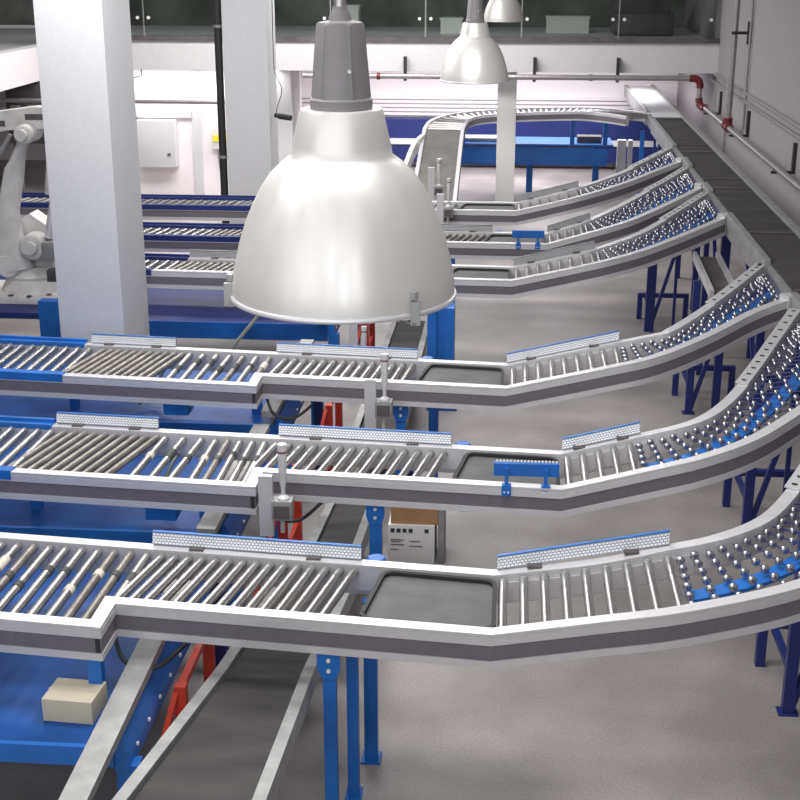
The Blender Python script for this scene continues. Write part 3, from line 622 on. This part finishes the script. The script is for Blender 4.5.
# inclined belt under the first conveyors
def belt_conv(lab, L_, Rr, grp='black belts running under the conveyors'):
    c = Vector(L_[0]); t = thing('belt_conveyor', lab, 'conveyor', (c.x, c.y, 0), grp)
    bm = bm_(); add_sweep(bm, L_, [(0, 0), (-.06, 0), (-.06, -.12), (0, -.12)]); obj('left_rail', bm, 'zinc', t)
    bm = bm_(); add_sweep(bm, Rr, [(0, 0), (.06, 0), (.06, -.12), (0, -.12)]); obj('right_rail', bm, 'zinc', t)
    bm = bm_(); A = []
    for l, r in zip(L_, Rr):
        A.append([bm.verts.new((l[0]+.07, l[1], l[2]-.03)), bm.verts.new((r[0]-.07, r[1], r[2]-.03)), bm.verts.new((r[0]-.07, r[1], r[2]-.05)), bm.verts.new((l[0]+.07, l[1], l[2]-.05))])
    for i in range(len(A)-1):
        for j in range(4): bm.faces.new((A[i][j], A[i][(j+1) % 4], A[i+1][(j+1) % 4], A[i+1][j]))
    bm.faces.new(A[0]); bm.faces.new(A[-1][::-1]); obj('belt', bm, 'belt', t)
    for l in (L_[0], L_[-1]):
        for x in (l[0]+.04, l[0]+.56):
            if l[2] > .25:
                bm = bm_(); add_box(bm, x-.03, x+.03, l[1]+.1, l[1]+.16, 0, l[2]-.11); obj('leg', bm, 'dblue', t)
    return t
belt_conv('black inclined belt conveyor with grey rails coming out under the closest conveyor',
          [(-1.66, 4.2, 1.06), (-1.61, 4.75, .99), (-1.47, 6.1, .84), (-1.38, 7.9, .6)], [(-.995, 4.2, 1.06), (-.965, 4.75, .99), (-.957, 6.1, .84), (-.9, 7.9, .6)])
belt_conv('black belt conveyor with grey rails behind the cartons, under the second conveyor', [(-1.36, 8.1, .5), (-1.36, 9.8, .3)], [(-.98, 8.1, .5), (-.98, 9.8, .3)])
belt_conv('black belt conveyor with grey rail under the third conveyor, below the big lamp', [(-1.34, 10.3, .42), (-1.34, 15.2, .3)], [(-.89, 10.3, .42), (-.89, 15.2, .3)])
# red stands
for (x, y, lab) in ((-1.67, 6.12, 'bright red steel stand beside the inclined belt in the foreground'), (-1.56, 8.7, 'red stand beside the belt between the first and second conveyors'), (-1.5, 10.75, 'red stand beside the belt between the second and third conveyors'), (-1.52, 13.9, 'red stand under the rim of the big lamp')):
    t = thing('red_stand', lab, 'stand', (x, y, 0), 'red steel stands beside the belts')
    bm = bm_(); add_box(bm, x-.03, x+.03, y-.03, y+.03, 0, .72); obj('post', bm, 'red', t)
    bm = bm_(); add_box(bm, x-.03, x+.03, y+.62, y+.68, 0, .72); obj('post', bm, 'red', t)
    bm = bm_(); add_bar(bm, (x-.02, y-.02, .68), (x-.13, y-.55, .1), .03, .03); obj('brace', bm, 'red', t)
    bm = bm_(); add_bar(bm, (x, y, .70), (x, y+.65, .70), .04, .04); obj('top_bar', bm, 'red', t)
    bm = bm_(); add_bar(bm, (x, y+.05, .25), (x, y+.63, .25), .03, .03); obj('low_bar', bm, 'red', t)
# big blue posts behind the third conveyor and blue posts between
bm = bm_(); add_box(bm, -.80, -.71, 13.0, 13.25, 0, 1.0); add_box(bm, -.71, -.62, 13.04, 13.25, 0, 1.0); add_box(bm, -.62, -.53, 13.0, 13.25, 0, 1.0); add_box(bm, -.82, -.51, 12.96, 13.29, 0, .02)
solo('support_post', bm, 'blue', 'wide blue steel post standing just right below the rim of the big lamp', 'post', (-.69, 13.12, 0))
for (x, y, lab) in ((-1.22, 6.95, 'blue post behind the closest conveyor, left of the inclined belt'), (-1.22, 11.1, 'blue post behind the third conveyor, left of the black belt')):
    bm = bm_(); add_box(bm, x-.04-.42, x+.04-.42, y-.04, y+.04, 0, .98); solo('support_post', bm, 'dblue', lab, 'post', (x-.42, y, 0))
# hoses under the step corners
for (x, y, lab) in ((-1.95, 6.0, 'black hose looping under the step corner of the closest conveyor'), (-1.5, 7.95, 'black hose looping under the step corner of the second conveyor'), (-1.85, 9.95, 'black hose looping under the step corner of the third conveyor')):
    bm = bm_(); add_tube(bm, catmull([(x-.05, y+.1, 1.0), (x, y+.05, .9), (x+.1, y+.02, .86), (x+.2, y+.05, .87), (x+.3, y+.2, .92)]), .012, 8); solo('hose', bm, 'dark', lab, 'hose', (x, y, .9), 'black hoses under the step corners')

# sensor posts with a white tube and valve box
def sensor(x, y, z0, z1, lab, s=1.):
    t = thing('sensor_post', lab, 'post', (x, y, z0), 'aluminium sensor posts on the front rails')
    bm = bm_(); 
    add_box(bm, x-.022*s, x+.022*s, y-.02*s, y+.02*s, z0, z1)
    for dx in (-.032*s, .032*s): add_box(bm, x+dx-.012*s, x+dx+.012*s, y-.022*s, y+.022*s, z0, z1)
    obj('profile', bm, 'alu', t)
    bx = x+.11*s; zb = z0+(z1-z0)*.30
    bm = bm_(); add_box(bm, bx-.07*s, bx+.06*s, y-.05*s, y+.05*s, zb, zb+.13*s, .006); v = obj('valve_box', bm, 'zinc', t)
    bm = bm_(); add_box(bm, bx-.055*s, bx+.045*s, y-.056*s, y-.05*s, zb+.015*s, zb+.1*s); obj('cover', bm, 'machine', v)
    bm = bm_(); add_lathe(bm, (bx, y, zb+.13*s), [(.038*s, 0), (.038*s, .012*s), (.014*s, .03*s), (.015*s, .08*s), (.024*s, .12*s), (.031*s, .36*s), (.031*s, .37*s)], 16); tb = obj('tube', bm, 'plastic', t)
    bm = bm_(); add_lathe(bm, (bx, y, zb+.13*s), [(.0315*s, .315*s), (.0318*s, .325*s)], 16); obj('red_mark', bm, 'dred', tb)
    bm = bm_(); add_cyl(bm, (bx-.01, y, zb-.1*s), (bx-.01, y, zb), .014*s, seg=10); obj('fitting', bm, 'alu', t)
sensor(-1.49, 7.74, .86, 1.27, 'aluminium sensor post with white tube at the step corner of the second conveyor')
sensor(-1.035, 9.74, .86, 1.28, 'aluminium sensor post with white tube on the front rail of the third conveyor')
sensor(-1.55, 13.0, .0, .98, 'aluminium sensor post showing just under the rim of the big lamp')
sensor(-.9, 17.2, 1.0, 1.42, 'aluminium sensor post with white tube beside the foot of the far belt loop')
sensor(-1.2, 20.2, .7, 1.3, 'farthest white sensor tube standing on the incline of the loop conveyor', 1.1)

# cartons on the floor
t = thing('carton', 'white printed carton on the floor behind the closest conveyor, under a brown one', 'box', (-.65, 9.35, 0))
obj('body', box(-.85, -.5, 9.18, 9.5, 0, .32, .004), 'white', t)
for k in range(5):
    x = -.83+k*.045 if k < 4 else -.575
    obj('symbol', box(x, x+.03, 9.176, 9.1785, .262, .292), 'ink', t, label='small dark shipping symbol')
for dz, x, ww in ((.2, -.83, .1), (.185, -.83, .08), (.16, -.83, .1), (.12, -.83, .06), (.19, -.69, .08), (.15, -.69, .1)):
    obj('text_line', box(x, x+ww, 9.176, 9.1785, dz, dz+.004), 'ink', t)
t = thing('carton', 'brown carton standing on top of the white carton', 'box', (-.64, 9.35, .32))
obj('body', box(-.83, -.475, 9.2, 9.52, .321, .56, .004), 'card', t)
obj('print', box(-.8, -.6, 9.196, 9.1985, .48, .52), 'ink', t, label='dark printed text strip')
obj('tape', box(-.83, -.475, 9.34, 9.38, .5602, .5608), mat('clear_tape', (.5, .32, .18), .3), t)
bm = bm_(); add_box(bm, -.475, -.43, 9.2, 9.5, 0, .52, .01); solo('plastic_sheet', bm, 'zinc', 'grey plastic sheet leaning against the right side of the cartons', 'sheet', (-.42, 9.35, 0))

# ================================================================== robot arm at the left
rx, ry = -5.15, 13.9
t = thing('robot_table', 'blue steel table carrying the white robot arm at the left edge', 'table', (rx, ry, 0))
obj('top', box(-7.2, -4.32, 13.15, 14.8, .752, .82, .006), 'dblue', t)
obj('box_beam', box(-4.8, -4.36, 12.98, 13.12, .42, .99, .006), 'blue', t)
for x, y in ((-7.1, 13.25), (-4.42, 13.25), (-7.1, 14.7), (-4.42, 14.7)): bm = bm_(); add_box(bm, x-.05, x+.05, y-.05, y+.05, 0, .752); obj('leg', bm, 'dblue', t)
t = thing('industrial_robot', 'white industrial robot arm standing left of the near white pillar', 'robot', (rx, ry, .82))
bm = bm_(); add_box(bm, rx-.55, rx+.45, ry-.42, ry+.36, .82, .90, .02); add_lathe(bm, (rx, ry, .87), [(.36, 0), (.35, .05), (.31, .12), (.28, .2)], 28)
obj('base', bm, 'robot', t)
bm = bm_()
for a in (-110, -80, -50, -20): add_cyl(bm, (rx+.40*math.cos(R(a)), ry+.40*math.sin(R(a)), .89), (rx+.40*math.cos(R(a)), ry+.40*math.sin(R(a)), .912), .03, seg=10)
obj('anchor_bolts', bm, 'machine', t)
bm = bm_(); add_lathe(bm, (rx, ry, 1.03), [(.29, 0), (.3, .04), (.26, .1), (.24, .14)], 28)
prism(bm, [(rx-.28, ry-.12, 1.15), (rx+.26, ry-.12, 1.15), (rx+.3, ry-.12, 1.38), (rx+.22, ry-.12, 1.62), (rx+.05, ry-.12, 1.74), (rx-.1, ry-.12, 1.66), (rx-.3, ry-.12, 1.4)], (0, .26, 0))
obj('turret', bm, 'robot', t)
bm = bm_(); add_cyl(bm, (rx+.12, ry-.34, 1.42), (rx+.12, ry+.1, 1.42), .14, seg=24, bev=.02); add_cyl(bm, (rx+.12, ry-.4, 1.42), (rx+.12, ry-.34, 1.42), .07, seg=16); obj('shoulder_joint', bm, 'robot', t)
bm = bm_(); add_box(bm, rx+.2, rx+.47, ry-.34, ry-.14, 1.28, 1.48, .03); obj('motor', bm, 'zinc', t)
bm = bm_(); add_cyl(bm, (rx-.18, ry-.3, 1.2), (rx-.18, ry-.12, 1.2), .13, seg=20, bev=.02); obj('side_hub', bm, 'robot', t)
def limb(pts, rs, name, m='robot', fl=.55):
    bm = bm_(); seg = 16; rings = []; P = [Vector(p) for p in pts]
    for i, (p, r_) in enumerate(zip(P, rs)):
        d, a, b_ = frame(P[min(i+1, len(P)-1)]-P[max(0, i-1)])
        # a across X, b up/back
        rings.append([bm.verts.new(p+(a*math.cos(k*2*math.pi/seg)*r_+b_*math.sin(k*2*math.pi/seg)*r_*fl)) for k in range(seg)])
    for i in range(len(rings)-1):
        for k in range(seg): bm.faces.new((rings[i][k], rings[i][(k+1) % seg], rings[i+1][(k+1) % seg], rings[i+1][k]))
    bm.faces.new(rings[0][::-1]); bm.faces.new(rings[-1]); return obj(name, bm, m, t, 60)
limb([(rx-.12, ry-.2, 1.15), (rx-.16, ry-.2, 1.4), (rx-.14, ry-.2, 1.8), (rx-.04, ry-.2, 2.2), (rx+.09, ry-.2, 2.52), (rx+.14, ry-.2, 2.62)], [.2, .17, .12, .11, .1, .07], 'lower_arm')
bm = bm_(); add_cyl(bm, (rx+.14, ry-.36, 2.6), (rx+.14, ry+.0, 2.6), .1, seg=22, bev=.015); add_cyl(bm, (rx+.14, ry-.42, 2.6), (rx+.14, ry-.36, 2.6), .06, seg=14); obj('elbow_joint', bm, 'robot', t)
ua = None
bm = bm_(); prism(bm, [(rx-1.1, ry-.16, 2.42), (rx-.1, ry-.16, 2.62), (rx+.6, ry-.16, 2.66), (rx+.6, ry-.16, 2.84), (rx+.2, ry-.16, 2.86), (rx-.4, ry-.16, 2.78), (rx-1.1, ry-.16, 2.62)], (0, .2, 0)); ua = obj('upper_arm', bm, 'robot', t)
bm = bm_()
for x, z in ((rx-.22, 2.69), (rx+.24, 2.76)): add_box(bm, x-.13, x+.11, ry-.166, ry-.16, z-.03, z+.03)
obj('slots', bm, 'machine', ua)
bm = bm_(); add_cyl(bm, (rx+.42, ry-.1, 2.5), (rx+.36, ry-.15, 1.95), .11, seg=20, bev=.01); obj('balancer', bm, 'robot', t)
bm = bm_(); add_cyl(bm, (rx+.36, ry-.15, 1.95), (rx+.27, ry-.2, 1.5), .05, seg=14); obj('balancer_rod', bm, 'alu', t)
bm = bm_(); add_box(bm, rx+.36, rx+.56, ry+.1, ry+.3, 1.5, 1.75, .02); obj('blue_box', bm, 'blue', t)
bm = bm_(); add_box(bm, rx+.3, rx+.8, ry-.45, ry-.3, 1.08, 1.2, .006); obj('cable_tray', bm, 'machine', t)
bm = bm_(); add_tube(bm, catmull([(rx-.3, ry-.3, 1.2), (rx-.38, ry-.35, 1.5), (rx-.3, ry-.36, 1.9), (rx-.18, ry-.34, 2.3), (rx+.0, ry-.32, 2.6)]), .022, 8); obj('cable', bm, 'zinc', t)

# dark machinery under the left mezzanine
t = thing('dark_cabinet', 'dark steel machine cabinet in the shadow below the left mezzanine', 'machine', (-7.7, 21.5, 0))
obj('body', box(-8.6, -6.95, 22.6, 23.2, 1.25, 2.25, .02), 'machine', t)
obj('door', box(-7.75, -7.05, 22.57, 22.6, 1.5, 2.2, .01), 'dark', t)
for x in (-8.5, -7.05): bm = bm_(); add_box(bm, x-.05, x+.05, 22.65, 22.75, 0, 1.25); obj('leg', bm, 'machine', t)
for k in range(3):
    bm = bm_(); add_box(bm, -8.5+k*.3, -8.35+k*.3, 22.5, 22.6, 1.5+.15*(k % 2), 1.9, .01); obj('fitting', bm, 'zinc', t)
bm = bm_(); add_cyl(bm, (-9.5, 22.2, 2.02), (-4.15, 22.2, 2.02), .035, seg=12)
t = thing('pipe', 'thin horizontal steel pipe left, passing behind both white pillars', 'pipe', (-7, 22.2, 2.02)); obj('tube', bm, 'pipe', t)
for x in (-7.3, -4.4): bm = bm_(); add_cyl(bm, (x-.02, 22.2, 2.02), (x+.02, 22.2, 2.02), .05); obj('coupling', bm, 'pipe', t); 
for x in (-9.3, -6.6, -4.6): bm = bm_(); add_box(bm, x-.012, x+.012, 22.19, 22.21, 2.05, 2.3); add_box(bm, x-.012, x+.012, 22.21, 24.0, 2.28, 2.30); add_box(bm, x-.012, x+.012, 23.98, 24.0, 2.3, 2.45); obj('hanger', bm, 'machine', t)
# wall things on the white wall behind the pillar
t = thing('wall_cabinet', 'pale grey cabinet on the white wall right of the near pillar', 'cabinet', (-6.1, 24.5, 0)); obj('body', box(-6.85, -6.15, 24.35, 24.6, .6, 1.45, .01), 'plaster', t); obj('latch', box(-6.3, -6.24, 24.33, 24.35, .82, .86), 'machine', t)
t = thing('switch_box', 'small white switch box with yellow stripe left of the black drain pipe', 'box', (-5.2, 24.5, 1.1)); bd = obj('body', box(-5.5, -5.12, 24.5, 24.6, .92, 1.3, .01), 'white', t)
obj('stripe', box(-5.48, -5.14, 24.49, 24.5, 1.06, 1.18), 'yellow', bd)
bm = bm_(); add_tube(bm, catmull([(-5.4, 24.55, .95), (-5.39, 24.54, .7), (-5.35, 24.53, .4), (-5.3, 24.54, .7), (-5.29, 24.55, .95)]), .01, 6); obj('cable', bm, 'zinc', t)
for k, (a, b_, c, d) in enumerate(((-5.86, -5.7, .0, 2.43), (-7.2, -5.87, 1.48, 1.6))):
    props(obj('trim_%d' % (k+11), box(a, b_, 24.56, 24.62, c, d), 'plaster'), kind='structure')

# ================================================================== pipes
t = thing('fire_pipe', 'horizontal fire pipe under the mezzanine beam turning with red elbows along the right wall', 'pipe', (3.1, 23, 2.3))
bm = bm_(); add_cyl(bm, (-3.6, 23.35, 2.36), (3.0, 23.35, 2.36), .045, seg=16); obj('long_pipe', bm, 'pipe', t)
bm = bm_(); add_cyl(bm, (3.12, 23.35, 1.97), (3.12, 23.35, 2.3), .045, seg=16); obj('drop_pipe', bm, 'pipe', t)
bm = bm_(); add_cyl(bm, (3.2, 23.2, 1.9), (3.2, 2.0, 1.9), .042, seg=16); obj('wall_pipe', bm, 'pipe', t)
bm = bm_(); add_cyl(bm, (3.2, 20.6, 1.9), (3.2, 20.6, 7.5), .05, seg=16); obj('riser_pipe', bm, 'pipe', t)
bm = bm_(); add_tube(bm, catmull([(2.94, 23.35, 2.36), (3.06, 23.35, 2.35), (3.12, 23.35, 2.28), (3.12, 23.35, 2.2)], 5), .062, 14); obj('elbow', bm, 'dred', t)
bm = bm_(); add_tube(bm, catmull([(3.12, 23.35, 2.04), (3.13, 23.34, 1.95), (3.17, 23.28, 1.9), (3.2, 23.1, 1.9)], 5), .062, 14); obj('elbow', bm, 'dred', t)
bm = bm_(); add_cyl(bm, (3.2, 20.4, 1.9), (3.2, 20.8, 1.9), .065, seg=16); add_cyl(bm, (3.2, 20.6, 1.9), (3.2, 20.6, 2.03), .07, seg=16); obj('tee', bm, 'dred', t)
for x in (-2.3, 1.3): bm = bm_(); add_cyl(bm, (x-.03, 23.35, 2.36), (x+.03, 23.35, 2.36), .06); obj('flange', bm, 'dred' if x < 0 or x > 2 else 'pipe', t)
for x in (-3.3, -1.85, .35, 1.75):
    bm = bm_(); add_box(bm, x-.025, x+.025, 23.38, 23.5, 2.28, 2.68); obj('hanger', bm, 'dark', t)
for y in (6.0, 9.5, 13.0, 16.6, 20.0, 22.8):
    bm = bm_(); add_box(bm, 3.38, 3.42, y-.04, y+.04, 1.84, 2.2); add_box(bm, 3.14, 3.42, y-.02, y+.02, 1.83, 1.86); obj('wall_bracket', bm, 'dark', t)
bm = bm_(); add_box(bm, 3.36, 3.42, 20.4, 20.48, 3.1, 3.42); add_box(bm, 3.14, 3.42, 20.44, 20.5, 3.24, 3.28); obj('wall_bracket', bm, 'dark', t)
for dz, lab in ((2.42, 'upper thin grey conduit running along the right wall'), (2.3, 'lower thin grey conduit running along the right wall')):
    bm = bm_(); add_cyl(bm, (3.38, 24, dz), (3.38, 3, dz), .022, seg=10); solo('conduit', bm, 'zinc', lab, 'conduit', (3.38, 14, dz), 'thin conduits on the right wall')
for y, lab in ((20.3, 'thin vertical conduit right of the riser pipe'), (22.0, 'short vertical conduit left of the riser pipe'), ):
    bm = bm_(); add_cyl(bm, (3.38, y, 1.2 if y > 21 else 1.9), (3.38, y, 2.4 if y > 21 else 7.4), .02, seg=10); solo('conduit', bm, 'zinc', lab, 'conduit', (3.38, y, 2), 'vertical conduits on the right wall')

for root, x, y in ((c1[0], -2.72, 5.72), (c2[0], -2.2, 7.82), (c3[0], -2.6, 9.86)):
    bm = bm_(); add_box(bm, x-.1, x+.1, y, y+.2, .9, 1.0, .006); obj('drive_box', bm, 'blue', root, label='blue drive box under the wide section')
for root, x, y in ((c2[0], -2.35, 8.62), (c3[0], -2.95, 10.7)):
    bm = bm_(); add_tube(bm, catmull([(x-.1, y-.3, .8), (x-.02, y-.1, .86), (x+.03, y, .98), (x+.08, y+.08, 1.05)]), .014, 8); obj('air_line', bm, 'zinc', root)
bm = bm_(); add_cyl(bm, (-3.25, 12.9, 0), (-2.3, 12.95, 1.15), .02, seg=10); solo('steel_rod', bm, 'zinc', 'thin grey slanting rod left of the big lamp rim', 'rod', (-2.7, 13.4, .6))

for root, x, y in ((c1[0], -.62, 6.12), (c2[0], -.16, 8.05), (c3[0], -.5, 10.05)):
    bm = bm_(); add_box(bm, x-.12, x+.12, y, y+.25, .93, 1.005, .006); obj('drive_box', bm, 'blue', root, label='flat blue drive box under the belt section')
